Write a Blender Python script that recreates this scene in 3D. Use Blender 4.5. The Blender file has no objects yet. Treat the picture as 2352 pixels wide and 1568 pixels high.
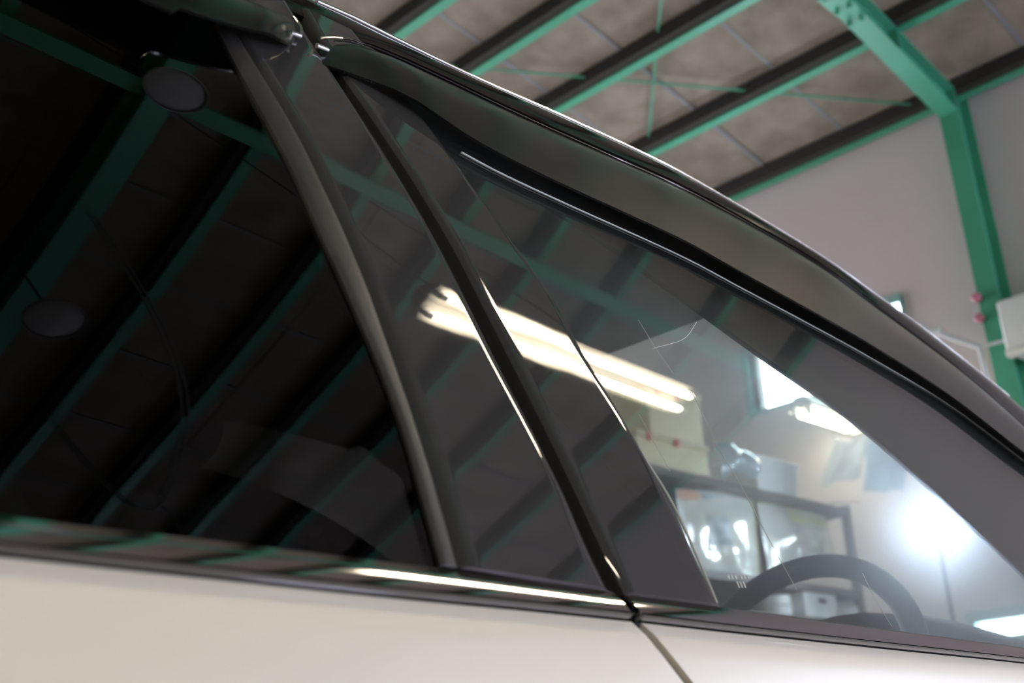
import bpy, bmesh, math, random
from mathutils import Vector, Matrix

random.seed(7)
SC = bpy.context.scene
COL = SC.collection

# ------------------------------------------------------------------ camera
YAW, PITCH, ROLL, FPX = math.radians(45.96), math.radians(20.78), math.radians(-3.35), 2682.5
CAM = Vector((0.0, -0.5, 0.86))
_s, _c = math.sin, math.cos
FWD = Vector((_s(YAW)*_c(PITCH), _c(YAW)*_c(PITCH), _s(PITCH)))
_r0 = Vector((_c(YAW), -_s(YAW), 0.0)); _u0 = _r0.cross(FWD)
RGT = _c(ROLL)*_r0 + _s(ROLL)*_u0
UPV = -_s(ROLL)*_r0 + _c(ROLL)*_u0
cd = bpy.data.cameras.new('camera')
cd.sensor_width = 22.3
cd.lens = FPX/2352.0*22.3
cd.clip_start = 0.02; cd.clip_end = 200
cd.dof.use_dof = True
cd.dof.focus_distance = 1.12
cd.dof.aperture_fstop = 4.2
cam = bpy.data.objects.new('camera', cd)
COL.objects.link(cam)
m = Matrix.Identity(4)
for i in range(3):
    m[i][0] = RGT[i]; m[i][1] = UPV[i]; m[i][2] = -FWD[i]; m[i][3] = CAM[i]
cam.matrix_world = m
SC.camera = cam

# ------------------------------------------------------------------ world, exposure
w = bpy.data.worlds.new('world'); SC.world = w; w.use_nodes = True
w.node_tree.nodes['Background'].inputs[0].default_value = (0.62, 0.78, 1.0, 1)
w.node_tree.nodes['Background'].inputs[1].default_value = 1.0
SC.view_settings.view_transform = 'Standard'
SC.view_settings.look = 'None'
SC.view_settings.gamma = 1.0
SC.view_settings.use_curve_mapping = False
SC.view_settings.exposure = 0.12
SC.cycles.max_bounces = 9
SC.cycles.transparent_max_bounces = 16
SC.cycles.adaptive_threshold = 0.04
TUBE = 68.0          # radiance of the fluorescent tubes
DAY = 24.0           # radiance of the daylit windows
FILL_FAR = 7.0        # radiance of the unseen far-side window added to light the end wall
LAMP = 330.0         # radiance of the work light

# ------------------------------------------------------------------ material helpers
def new_mat(name):
    mt = bpy.data.materials.new(name); mt.use_nodes = True
    nt = mt.node_tree; nt.nodes.clear()
    out = nt.nodes.new('ShaderNodeOutputMaterial')
    return mt, nt, out
def N(nt, kind, **kw):
    n = nt.nodes.new(kind)
    for k, v in kw.items():
        if k.startswith('i_'):
            n.inputs[k[2:].replace('_', ' ')].default_value = v
        else:
            setattr(n, k, v)
    return n
def noise_tex(nt, scale, detail=4.0, rough=0.55, vec_scale=None):
    tc = nt.nodes.new('ShaderNodeNewGeometry')
    src = tc.outputs['Position']
    if vec_scale:
        mp = nt.nodes.new('ShaderNodeMapping'); mp.inputs['Scale'].default_value = vec_scale
        nt.links.new(src, mp.inputs['Vector']); src = mp.outputs['Vector']
    t = nt.nodes.new('ShaderNodeTexNoise')
    t.inputs['Scale'].default_value = scale; t.inputs['Detail'].default_value = detail
    t.inputs['Roughness'].default_value = rough
    nt.links.new(src, t.inputs['Vector'])
    return t
def ramp(nt, fac, stops):
    r = nt.nodes.new('ShaderNodeValToRGB')
    while len(r.color_ramp.elements) < len(stops): r.color_ramp.elements.new(0.5)
    for e, (p, c) in zip(r.color_ramp.elements, stops):
        e.position = p; e.color = (c[0], c[1], c[2], 1)
    nt.links.new(fac, r.inputs['Fac'])
    return r
def principled(name, col, rough=0.5, metal=0.0, coat=0.0, var=None, bump=None, spec=0.5, coat_rough=0.03, trans=0.0):
    """col: base colour; var=(scale, other colour); bump=(scale, strength, distance)"""
    mt, nt, out = new_mat(name)
    p = nt.nodes.new('ShaderNodeBsdfPrincipled')
    p.inputs['Base Color'].default_value = (*col, 1); p.inputs['Roughness'].default_value = rough
    p.inputs['Metallic'].default_value = metal; p.inputs['Coat Weight'].default_value = coat
    p.inputs['Coat Roughness'].default_value = coat_rough; p.inputs['Specular IOR Level'].default_value = spec
    p.inputs['Transmission Weight'].default_value = trans
    if var:
        t = noise_tex(nt, var[0]); r = ramp(nt, t.outputs['Fac'], [(0.35, col), (0.65, var[1])])
        nt.links.new(r.outputs['Color'], p.inputs['Base Color'])
    if bump:
        t = noise_tex(nt, bump[0], detail=bump[3] if len(bump) > 3 else 3.0)
        b = nt.nodes.new('ShaderNodeBump'); b.inputs['Strength'].default_value = bump[1]; b.inputs['Distance'].default_value = bump[2]
        nt.links.new(t.outputs['Fac'], b.inputs['Height']); nt.links.new(b.outputs['Normal'], p.inputs['Normal'])
        if coat: nt.links.new(b.outputs['Normal'], p.inputs['Coat Normal'])
    nt.links.new(p.outputs['BSDF'], out.inputs['Surface'])
    return mt
def emit(name, col, strength):
    mt, nt, out = new_mat(name)
    e = N(nt, 'ShaderNodeEmission'); e.inputs['Color'].default_value = (*col, 1); e.inputs['Strength'].default_value = strength
    nt.links.new(e.outputs['Emission'], out.inputs['Surface'])
    return mt
def sheet_glass(name, tint, f0=0.05, haze=0.0, haze_rough=0.3, dust=0.0, dust_col=(0.7, 0.72, 0.72), dust_scale=900.0,
                dust_thr=(0.60, 0.72), film=0.0, bump=None, refl_rough=0.0, vol=None):
    """thin pane: tinted see-through + mirror reflection by angle + dusty film that scatters light"""
    mt, nt, out = new_mat(name)
    tr = N(nt, 'ShaderNodeBsdfTransparent'); tr.inputs['Color'].default_value = (*tint, 1)
    body = tr.outputs['BSDF']
    if haze > 0:
        rf = N(nt, 'ShaderNodeBsdfRefraction'); rf.inputs['IOR'].default_value = 1.12
        rf.inputs['Roughness'].default_value = haze_rough; rf.inputs['Color'].default_value = (0.8, 0.88, 1.0, 1)
        mx = N(nt, 'ShaderNodeMixShader'); mx.inputs['Fac'].default_value = haze
        nt.links.new(body, mx.inputs[1]); nt.links.new(rf.outputs['BSDF'], mx.inputs[2]); body = mx.outputs['Shader']
    if dust > 0 or film > 0:
        df = N(nt, 'ShaderNodeBsdfDiffuse'); df.inputs['Color'].default_value = (*dust_col, 1)
        tl = N(nt, 'ShaderNodeBsdfTranslucent'); tl.inputs['Color'].default_value = (*dust_col, 1)
        dm = N(nt, 'ShaderNodeMixShader'); dm.inputs['Fac'].default_value = 0.5
        nt.links.new(df.outputs['BSDF'], dm.inputs[1]); nt.links.new(tl.outputs['BSDF'], dm.inputs[2])
        mx = N(nt, 'ShaderNodeMixShader')
        t1 = noise_tex(nt, dust_scale, 2.0); r1 = ramp(nt, t1.outputs['Fac'], [(dust_thr[0], (0, 0, 0)), (dust_thr[1], (1, 1, 1))])
        t2 = noise_tex(nt, 9.0, 5.0, 0.6, (1.0, 1.0, 2.2)); r2 = ramp(nt, t2.outputs['Fac'], [(0.42, (0, 0, 0)), (0.7, (1, 1, 1))])
        ml = N(nt, 'ShaderNodeMath', operation='MULTIPLY'); nt.links.new(r1.outputs['Color'], ml.inputs[0]); nt.links.new(r2.outputs['Color'], ml.inputs[1])
        ma = N(nt, 'ShaderNodeMath', operation='MULTIPLY_ADD'); nt.links.new(ml.outputs[0], ma.inputs[0])
        ma.inputs[1].default_value = dust; ma.inputs[2].default_value = film
        nt.links.new(ma.outputs[0], mx.inputs['Fac']); nt.links.new(body, mx.inputs[1]); nt.links.new(dm.outputs['Shader'], mx.inputs[2])
        body = mx.outputs['Shader']
    gl = N(nt, 'ShaderNodeBsdfGlossy'); gl.inputs['Roughness'].default_value = refl_rough
    lw = N(nt, 'ShaderNodeLayerWeight'); lw.inputs['Blend'].default_value = 0.5
    if bump:
        t = noise_tex(nt, bump[0], 1.0); b = N(nt, 'ShaderNodeBump'); b.inputs['Strength'].default_value = bump[1]; b.inputs['Distance'].default_value = bump[2]
        nt.links.new(t.outputs['Fac'], b.inputs['Height']); nt.links.new(b.outputs['Normal'], gl.inputs['Normal'])
    pw = N(nt, 'ShaderNodeMath', operation='POWER'); pw.inputs[1].default_value = 5.0
    nt.links.new(lw.outputs['Facing'], pw.inputs[0])
    ma = N(nt, 'ShaderNodeMath', operation='MULTIPLY_ADD'); ma.inputs[1].default_value = 1.0-f0; ma.inputs[2].default_value = f0
    nt.links.new(pw.outputs[0], ma.inputs[0])
    mx = N(nt, 'ShaderNodeMixShader'); nt.links.new(ma.outputs[0], mx.inputs['Fac'])
    nt.links.new(body, mx.inputs[1]); nt.links.new(gl.outputs['BSDF'], mx.inputs[2])
    nt.links.new(mx.outputs['Shader'], out.inputs['Surface'])
    if vol:
        vs = N(nt, 'ShaderNodeVolumeScatter'); vs.inputs['Color'].default_value = (0.74, 0.79, 1.0, 1)
        vs.inputs['Density'].default_value = vol[0]; vs.inputs['Anisotropy'].default_value = vol[1]
        v2 = N(nt, 'ShaderNodeVolumeScatter'); v2.inputs['Color'].default_value = (0.92, 0.95, 1.0, 1)
        v2.inputs['Density'].default_value = vol[2]; v2.inputs['Anisotropy'].default_value = vol[3]
        ad = N(nt, 'ShaderNodeAddShader'); nt.links.new(vs.outputs['Volume'], ad.inputs[0]); nt.links.new(v2.outputs['Volume'], ad.inputs[1])
        nt.links.new(ad.outputs['Shader'], out.inputs['Volume'])
    return mt

M = {}
M['green'] = principled('green_steel_paint', (0.07, 0.35, 0.215), 0.45, var=(3.0, (0.085, 0.40, 0.255)))
M['board'] = principled('wood_wool_board', (0.235, 0.19, 0.15), 0.95, var=(5.0, (0.34, 0.28, 0.23)), bump=(60.0, 0.6, 0.01))
M['shadow_strip'] = principled('painted_purlin_shadow', (0.035, 0.030, 0.026), 0.8)
M['deck'] = principled('roof_deck_grey', (0.25, 0.26, 0.28), 0.7)
M['wall'] = principled('mauve_wall_panel', (0.72, 0.61, 0.63), 0.8, var=(0.5, (0.78, 0.67, 0.70)))
M['wall_plain'] = principled('grey_wall_panel', (0.46, 0.44, 0.42), 0.85, var=(0.6, (0.52, 0.50, 0.48)))
M['floor'] = principled('concrete_floor', (0.52, 0.50, 0.47), 0.6, var=(1.5, (0.62, 0.60, 0.57)))
M['paint'] = principled('cream_white_paint', (0.79, 0.745, 0.63), 0.35, coat=1.0, coat_rough=0.02)
M['black'] = principled('gloss_black_cover', (0.036, 0.036, 0.036), 0.025, spec=0.5, bump=(14.0, 0.07, 0.0015, 1.0))
M['blackframe'] = principled('gloss_black_frame', (0.010, 0.008, 0.008), 0.08, spec=0.22)
M['rubber'] = principled('dull_black_rubber', (0.016, 0.015, 0.0145), 0.5, var=(40.0, (0.024, 0.022, 0.021)))
M['gap'] = principled('deep_black_rubber', (0.006, 0.006, 0.006), 0.7)
M['chrome'] = principled('dark_polished_trim', (0.42, 0.40, 0.40), 0.06, metal=1.0)
M['lip'] = principled('grey_trim_lip', (0.16, 0.15, 0.155), 0.12, metal=1.0)
M['bright'] = principled('bright_trim', (0.80, 0.79, 0.76), 0.16, metal=1.0)
M['trimgrey'] = principled('dark_interior_trim', (0.022, 0.022, 0.025), 0.7, bump=(400.0, 0.3, 0.001))
M['headliner'] = principled('grey_headliner', (0.16, 0.155, 0.15), 0.95)
M['leather'] = principled('black_leather', (0.022, 0.022, 0.026), 0.38, bump=(220.0, 0.25, 0.001))
M['fabric'] = principled('dark_seat_fabric', (0.03, 0.03, 0.032), 0.9)
M['tyre'] = principled('tyre_rubber', (0.015, 0.015, 0.015), 0.75)
M['alloy'] = principled('silver_alloy', (0.6, 0.6, 0.61), 0.25, metal=1.0)
M['white_enamel'] = principled('white_enamel', (0.82, 0.82, 0.80), 0.4)
M['dull_enamel'] = principled('dull_grey_enamel', (0.34, 0.33, 0.30), 0.5)
M['white_plastic'] = principled('white_plastic', (0.80, 0.82, 0.84), 0.35)
M['grey_shade'] = principled('grey_lamp_shade', (0.42, 0.42, 0.43), 0.45)
M['beige'] = principled('beige_storage_case', (0.72, 0.62, 0.42), 0.55)
M['beige_dark'] = principled('tan_case_lid', (0.58, 0.49, 0.33), 0.55)
M['red'] = principled('red_plastic', (0.60, 0.05, 0.06), 0.5)
M['pinkred'] = principled('red_painted_metal', (0.62, 0.20, 0.30), 0.45)
M['shelfsteel'] = principled('dark_shelf_steel', (0.10, 0.08, 0.075), 0.6)
M['pipe'] = principled('pale_grey_pipe', (0.66, 0.68, 0.74), 0.4)
M['frame_teal'] = principled('pale_teal_window_frame', (0.32, 0.52, 0.52), 0.4)
M['black_metal'] = principled('black_metal', (0.02, 0.02, 0.02), 0.4)
M['cable'] = principled('grey_cable', (0.30, 0.31, 0.31), 0.5)
M['tube'] = emit('fluorescent_tube', (1.0, 0.87, 0.66), TUBE)
M['day'] = emit('daylit_pane', (0.78, 0.90, 1.0), DAY)
M['led_fill'] = emit('fill_light_lens', (0.80, 0.85, 1.0), LAMP*1.5)
M['fill_near'] = emit('fill_pane_near', (0.68, 0.75, 1.0), DAY*1.05)
M['fill_far'] = emit('fill_pane_far', (0.90, 0.90, 1.0), FILL_FAR)
M['led'] = emit('work_light_lens', (0.80, 0.86, 1.0), LAMP)
M['glass_front'] = sheet_glass('front_door_glass', (0.84, 0.88, 0.87), 0.045, dust=0.06, film=0.002, vol=(13.0, 0.80, 11.0, 0.972))
M['glass_rear'] = sheet_glass('privacy_glass', (0.10, 0.105, 0.10), 0.028, dust=0.02, film=0.0)
M['glass_wind'] = sheet_glass('windshield_glass', (0.88, 0.91, 0.91), 0.04, film=0.001)
M['visor'] = sheet_glass('smoked_acrylic', (0.20, 0.19, 0.19), 0.016, dust=0.16, dust_col=(0.6, 0.6, 0.62), dust_scale=1500.0, dust_thr=(0.5, 0.62), film=0.010, refl_rough=0.2)
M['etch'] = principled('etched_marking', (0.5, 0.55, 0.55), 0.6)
M['poly'] = sheet_glass('clear_plastic_film', (0.80, 0.88, 0.94), 0.06, film=0.30, dust_col=(0.85, 0.92, 1.0), refl_rough=0.12)
M['foil'] = principled('silver_foil', (0.92, 0.93, 0.88), 0.22, metal=0.35, bump=(9.0, 0.35, 0.02, 2.0))
M['yellowprint'] = principled('yellow_print', (0.72, 0.70, 0.30), 0.45)
M['olive'] = principled('olive_edge', (0.45, 0.44, 0.24), 0.5)
M['orangeprint'] = principled('faded_orange_print', (0.75, 0.42, 0.30), 0.5)
M['blueprint'] = principled('grey_blue_print', (0.30, 0.36, 0.42), 0.5, var=(25.0, (0.62, 0.68, 0.72)))
M['greyprint'] = principled('pale_grey_print', (0.60, 0.60, 0.62), 0.5)
M['bluecloth'] = principled('pale_blue_plastic_sheet', (0.45, 0.62, 0.75), 0.4)
M['milky'] = sheet_glass('milky_film', (0.86, 0.90, 0.95), 0.04, film=0.55, dust_col=(0.88, 0.93, 1.0), refl_rough=0.2)
M['milkyblue'] = sheet_glass('pale_blue_film', (0.70, 0.82, 0.95), 0.04, film=0.45, dust_col=(0.50, 0.70, 0.92), refl_rough=0.2)
M['screen'] = principled('dark_display', (0.05, 0.06, 0.08), 0.3)

# ------------------------------------------------------------------ object helpers
ORIG = {}
def tag(o, label=None, cat=None, group=None, kind=None):
    if label: o['label'] = label
    if cat: o['category'] = cat
    if group: o['group'] = group
    if kind: o['kind'] = kind
    return o
def thing(name, loc, label, cat, group=None, kind=None):
    o = bpy.data.objects.new(name, None); COL.objects.link(o); o.location = loc; o.empty_display_size = 0.05
    ORIG[o.name] = Vector(loc)
    return tag(o, label, cat, group, kind)
def mesh_obj(name, verts, faces, mat, parent=None, smooth=None, origin=None):
    """verts in world space; stored relative to the thing's origin"""
    if parent is not None: org = ORIG[parent.name]
    else: org = Vector(origin) if origin is not None else Vector((0, 0, 0))
    me = bpy.data.meshes.new(name)
    me.from_pydata([tuple(Vector(v)-org) for v in verts], [], faces)
    bm = bmesh.new(); bm.from_mesh(me); bmesh.ops.recalc_face_normals(bm, faces=bm.faces); bm.to_mesh(me); bm.free()
    if smooth is not None:
        me.shade_smooth(); me.set_sharp_from_angle(angle=math.radians(smooth))
    me.materials.append(M[mat])
    o = bpy.data.objects.new(name, me); COL.objects.link(o)
    if parent is not None: o.parent = parent
    else: o.location = org
    ORIG[o.name] = org
    return o
class MB:
    def __init__(s): s.v = []; s.f = []
    def add(s, vs, fs):
        n = len(s.v); s.v += [tuple(v) for v in vs]; s.f += [tuple(i+n for i in f) for f in fs]; return s
    def box(s, a, b, bev=0.0, mtx=None):
        (x0, y0, z0), (x1, y1, z1) = [(min(p, q)) for p, q in zip(a, b)], [(max(p, q)) for p, q in zip(a, b)]
        if bev <= 0:
            vs = [(x0,y0,z0),(x1,y0,z0),(x1,y1,z0),(x0,y1,z0),(x0,y0,z1),(x1,y0,z1),(x1,y1,z1),(x0,y1,z1)]
            fs = [(0,3,2,1),(4,5,6,7),(0,1,5,4),(1,2,6,5),(2,3,7,6),(3,0,4,7)]
        else:
            bm = bmesh.new(); bmesh.ops.create_cube(bm, size=1)
            for v in bm.verts: v.co = Vector(((x0+x1)/2+v.co.x*(x1-x0), (y0+y1)/2+v.co.y*(y1-y0), (z0+z1)/2+v.co.z*(z1-z0)))
            bmesh.ops.bevel(bm, geom=bm.edges[:], offset=bev, segments=3, affect='EDGES', profile=0.5)
            bm.verts.index_update()
            vs = [v.co.copy() for v in bm.verts]; fs = [[v.index for v in f.verts] for f in bm.faces]; bm.free()
        if mtx is not None: vs = [mtx @ Vector(v) for v in vs]
        return s.add(vs, fs)
    def tube(s, pts, r, seg=12, closed=False, radii=None):
        pts = [Vector(p) for p in pts]; n = len(pts); rings = []
        up = Vector((0, 0, 1)); prev = None
        for i, p in enumerate(pts):
            if closed: t = pts[(i+1) % n]-pts[i-1]
            else: t = pts[min(i+1, n-1)]-pts[max(i-1, 0)]
            t.normalize()
            if prev is None:
                a = up if abs(t.dot(up)) < 0.9 else Vector((1, 0, 0))
                x = t.cross(a).normalized()
            else:
                x = (prev-t*prev.dot(t)).normalized()
            prev = x; y = t.cross(x); rr = radii[i] if radii else r
            rings.append([p+rr*(math.cos(2*math.pi*k/seg)*x+math.sin(2*math.pi*k/seg)*y) for k in range(seg)])
        vs = [v for rg in rings for v in rg]; fs = []
        for i in range(n if closed else n-1):
            j = (i+1) % n
            for k in range(seg):
                k2 = (k+1) % seg; fs.append((i*seg+k, i*seg+k2, j*seg+k2, j*seg+k))
        if not closed: fs += [tuple(range(seg-1, -1, -1)), tuple(range((n-1)*seg, n*seg))]
        return s.add(vs, fs)
    def prism(s, outline, direction):
        """outline: 3D points of one end; extruded by direction"""
        n = len(outline); d = Vector(direction)
        vs = [Vector(p) for p in outline]+[Vector(p)+d for p in outline]
        fs = [tuple(range(n-1, -1, -1)), tuple(range(n, 2*n))]+[(i, (i+1) % n, n+(i+1) % n, n+i) for i in range(n)]
        return s.add(vs, fs)
    def lathe(s, prof, c, axis=(0, 0, 1), seg=32, close=False):
        """prof: (radius, height) along axis from c"""
        ax = Vector(axis).normalized(); a = Vector((1, 0, 0)) if abs(ax.x) < 0.9 else Vector((0, 1, 0))
        x = ax.cross(a).normalized(); y = ax.cross(x); c = Vector(c); vs = []; fs = []
        for r, h in prof:
            for k in range(seg):
                an = 2*math.pi*k/seg; vs.append(c+ax*h+max(r, 1e-5)*(math.cos(an)*x+math.sin(an)*y))
        m_ = len(prof)
        for i in range(m_-1 if not close else m_):
            j = (i+1) % m_
            for k in range(seg):
                k2 = (k+1) % seg; fs.append((i*seg+k, i*seg+k2, j*seg+k2, j*seg+k))
        return s.add(vs, fs)
    def grid(s, P, thick_dir=None):
        """P: rows of points; optional second layer (closed slab)"""
        R_, C_ = len(P), len(P[0]); vs = [v for r in P for v in r]
        fs = [(i*C_+j, i*C_+j+1, (i+1)*C_+j+1, (i+1)*C_+j) for i in range(R_-1) for j in range(C_-1)]
        if thick_dir is None: return s.add(vs, fs)
        Q = thick_dir; off = R_*C_; vs += [v for r in Q for v in r]
        fs += [tuple(reversed([a+off for a in f])) for f in fs[:]]
        ring = [j for j in range(C_)]+[i*C_+C_-1 for i in range(1, R_)]+[(R_-1)*C_+j for j in range(C_-2, -1, -1)]+[i*C_ for i in range(R_-2, 0, -1)]
        for a, b in zip(ring, ring[1:]+ring[:1]): fs.append((b, a, a+off, b+off))
        return s.add(vs, fs)
    def build(s, name, mat, parent=None, smooth=None, origin=None): return mesh_obj(name, s.v, s.f, mat, parent, smooth, origin)

def ray(px, py):
    return (RGT*(px-1176.0)-UPV*(py-784.0)+FWD*FPX).normalized()
def on_x(px, py, x): d = ray(px, py); return CAM+d*((x-CAM.x)/d.x)
def on_y(px, py, y): d = ray(px, py); return CAM+d*((y-CAM.y)/d.y)

# ================================================================== the building
K = 1.05
XE = 6.0*K                 # end wall
ZE = 0.86+3.46*K           # underside of purlins at the end wall
SL = math.tan(math.radians(10.0))
XW, YN, YF = -7.0, -6.0, 9.0
def roof_z(x): return ZE+(XE-x)*SL
PD = 0.10                  # purlin depth

b = MB().box((XW-.2, YN-.2, -0.1), (XE+.2, YF+.2, 0.0)); tag(b.build('floor', 'floor'), 'grey concrete workshop floor under the car', 'floor', kind='structure')
H0 = 7.2
def wall_with_holes(name, mat, x0, x1, y0, y1, axis, holes, zt, label):
    """box wall split around rectangular holes (u0,u1,z0,z1)"""
    mb = MB(); us = sorted({(y0 if axis == 'x' else x0), (y1 if axis == 'x' else x1)} | {h[0] for h in holes} | {h[1] for h in holes})
    for a, c in zip(us, us[1:]):
        zs = [0.0]
        cut = sorted([(h[2], h[3]) for h in holes if h[0] <= a+1e-6 and h[1] >= c-1e-6])
        z = 0.0
        for q0, q1 in cut+[(zt, zt)]:
            if q0 > z:
                if axis == 'x': mb.box((x0, a, z), (x1, c, q0))
                else: mb.box((a, y0, z), (c, y1, q0))
            z = q1
    return tag(mb.build(name, mat), label, 'wall', kind='structure')

# window openings in the end wall (y0,y1,z0,z1)
wa = [on_x(1706, 826, XE), on_x(2082, 735, XE), on_x(1755, 952, XE)]
W1 = (wa[1].y, wa[0].y, wa[2].z+0.0, on_x(2062, 678, XE).z)
wb = [on_x(2222, 1416, XE), on_x(2400, 1395, XE), on_x(2352, 1468, XE)]
W1P = on_x(1738, 830, XE).y
W2 = (wb[1].y-.25, wb[0].y, wb[2].z, on_x(2352, 1398, XE).z+.02)
wall_with_holes('wall_front', 'wall', XE, XE+.12, YN, YF, 'x', [W1, W2], ZE+PD+.02, 'mauve grey end wall of the workshop beyond the car')
W3 = (1.6, 6.0, 0.9, 3.6)
W4 = (4.7, 6.1, 0.9, 3.4)
wall_with_holes('wall_right', 'wall_plain', XW, XE, YN-.12, YN, 'y', [W4], H0, 'grey side wall behind the photographer')
wall_with_holes('wall_left', 'wall_plain', XW, XE, YF, YF+.12, 'y', [W3], H0, 'grey side wall on the far side of the car')
wall_with_holes('wall_back', 'wall_plain', XW-.12, XW, YN, YF, 'x', [], H0, 'grey end wall behind the car')

def end_window(name, W, label, bars):
    y0, y1, z0, z1 = W; t = .045
    fr = thing(name, (XE, (y0+y1)/2, z0), label, 'window', kind='structure')
    mb = MB(); X0, X1 = XE-.03, XE+.06
    mb.box((X0, y0, z0), (X1, y0+.012, z1)); mb.box((X0, y1-t, z0), (X1, y1, z1))
    mb.box((X0, y0+t, z0), (X1, y1-t, z0+t*.6)); mb.box((X0, y0+.012, z1-t*1.25), (X1, y1-t, z1))
    if bars: MB().box((XE-.01, bars[0], z0+t*.6), (X1-.005, y1-t, z1-t*1.25)).build('sash', 'shelfsteel', fr)
    mb.build('window_frame', 'frame_teal', fr)
    mb = MB().box((XE+.05, y0+.012, z0+t*.6), (XE+.07, y1-t, z1-t*1.25)); mb.build('pane', 'day', fr)
end_window('window_1', W1, 'bright daylit window high in the end wall', [W1P])
end_window('window_bright_patch', W2, 'low glowing window made up for the bright patch at right end of dashboard view', [])  # glowing pane made up to show a bright white patch
def side_window(name, W, y, sg, label, pane='day'):
    fr = thing(name, ((W[0]+W[1])/2, y, W[2]), label, 'window', kind='structure'); t = .06
    mb = MB(); ya, yb = y, y+sg*.1
    mb.box((W[0], ya, W[2]), (W[0]+t, yb, W[3])).box((W[1]-t, ya, W[2]), (W[1], yb, W[3])).box((W[0]+t, ya, W[2]), (W[1]-t, yb, W[2]+t)).box((W[0]+t, ya, W[3]-t), (W[1]-t, yb, W[3]))
    mb.build('window_frame', 'frame_teal', fr)
    MB().box((W[0]+t, y+sg*.06, W[2]+t), (W[1]-t, y+sg*.08, W[3]-t)).build('pane', pane, fr)
side_window('window_fill_far', W3, YF, 1, 'large unseen window added in the far side wall to light the end wall', 'fill_far')  # unseen window, added to brighten the end wall from the far side
side_window('window_fill_near', W4, YN, -1, 'tall unseen window added in the near side wall to light the end wall', 'fill_near')  # unseen bluish window, added to brighten end wall and rack

# ceiling: deck with single wood-wool boards below it
def slope_box(mb, x0, x1, y0, y1, d0, d1):
    """slab parallel to the roof; d = height above the purlin underside plane"""
    vs = []
    for d in (d0, d1):
        vs += [(x0, y0, roof_z(x0)+d), (x1, y0, roof_z(x1)+d), (x1, y1, roof_z(x1)+d), (x0, y1, roof_z(x0)+d)]
    return mb.add(vs, [(0,3,2,1),(4,5,6,7),(0,1,5,4),(1,2,6,5),(2,3,7,6),(3,0,4,7)])
ceil = slope_box(MB(), XW, XE+.1, YN, YF, PD+.028, PD+.10).build('ceiling', 'deck')
tag(ceil, 'sloping workshop roof lined with brown boards', 'ceiling', kind='structure')
BW = 0.585; yj = 2.45-BW*math.ceil((2.45-YN)/BW)
bl = (XE-XW)/9.0
proto = None
k = 0
while yj < YF-0.02:
    ya, yb_ = max(yj+.006, YN), min(yj+BW-.006, YF)
    for i in range(9):
        x0, x1 = XW+i*bl+.003, XW+(i+1)*bl-.003
        dz = random.uniform(-.003, .003)
        slope_box(MB(), x0, x1, ya, yb_, PD+dz, PD+.028).build('ceiling_board', 'board', ceil)
    xm = XE-.02; slope_box(MB(), XW, xm, yj-.011, yj+.011, PD-.006, PD-.003).build('joint_strip', 'deck', ceil)
    yj += BW

# purlins: lipped channels open towards the back of the building
PX = [3.56*K, 4.04*K, 4.58*K, 5.25*K, 5.95*K]
xs = 3.56*K-.52
while xs > -3.0: PX.append(xs); xs -= .56
PX = sorted(PX, reverse=True)
ordn = ['first', 'second', 'third', 'fourth', 'fifth', 'sixth', 'seventh', 'eighth', 'ninth', 'tenth', 'eleventh', 'twelfth', 'thirteenth', 'fourteenth', 'fifteenth', 'sixteenth', 'seventeenth', 'eighteenth', 'nineteenth', 'twentieth']
def channel(x, wd=.05, h=PD, t=.006, lip=.018):
    o = []; z = roof_z(x)
    o = [(x, z), (x, z+h), (x-wd, z+h), (x-wd, z+h-lip), (x-wd+t, z+h-lip), (x-wd+t, z+h-t), (x-t, z+h-t), (x-t, z+t), (x-wd+t, z+t), (x-wd+t, z+lip), (x-wd, z+lip), (x-wd, z)]
    return [(p[0], YN, p[1]) for p in o]
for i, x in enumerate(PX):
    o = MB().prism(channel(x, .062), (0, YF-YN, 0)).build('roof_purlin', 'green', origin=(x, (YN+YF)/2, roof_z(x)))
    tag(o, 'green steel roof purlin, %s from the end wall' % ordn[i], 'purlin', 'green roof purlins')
    z = roof_z(x); MB().prism([(x-.062, YN, z+.012), (x-.062, YN, z+PD), (x-.105, YN, z+PD+.006), (x-.105, YN, z+.026)], (0, YF-YN, 0)).build('shadow_strip', 'shadow_strip', o)  # added dark strip, stands in for shade on the channel's open side

def hbeam(parent, p0, p1, width_dir, depth_dir, wd, dp, tf=.010, tw=.008, names=('flange', 'web')):
    """H section from p0 to p1; p = centre of the lower flange's outer face"""
    p0, p1, wv, dv = Vector(p0), Vector(p1), Vector(width_dir), Vector(depth_dir)
    def bar(a0, a1, c0, c1, nm):
        out = [p0+wv*a0+dv*c0, p0+wv*a1+dv*c0, p0+wv*a1+dv*c1, p0+wv*a0+dv*c1]
        MB().prism(out, p1-p0).build(nm, 'green', parent)
    bar(-wd/2, wd/2, 0, tf, names[0]); bar(-wd/2, wd/2, dp-tf, dp, names[0]); bar(-tw/2, tw/2, tf, dp-tf, names[1])
def rafter(y, label, dp=.16, wd=.115):
    r = thing('roof_rafter', (XE-.05, y, roof_z(XE)-dp), label, 'beam', 'green roof rafters')
    hbeam(r, (XE-.205, y, roof_z(XE-.205)-dp), (XW, y, roof_z(XW)-dp), (0, 1, 0), (0, 0, 1), wd, dp)
    return r
RY = 1.75
r1 = rafter(RY, 'green steel roof rafter meeting the green column')
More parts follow.
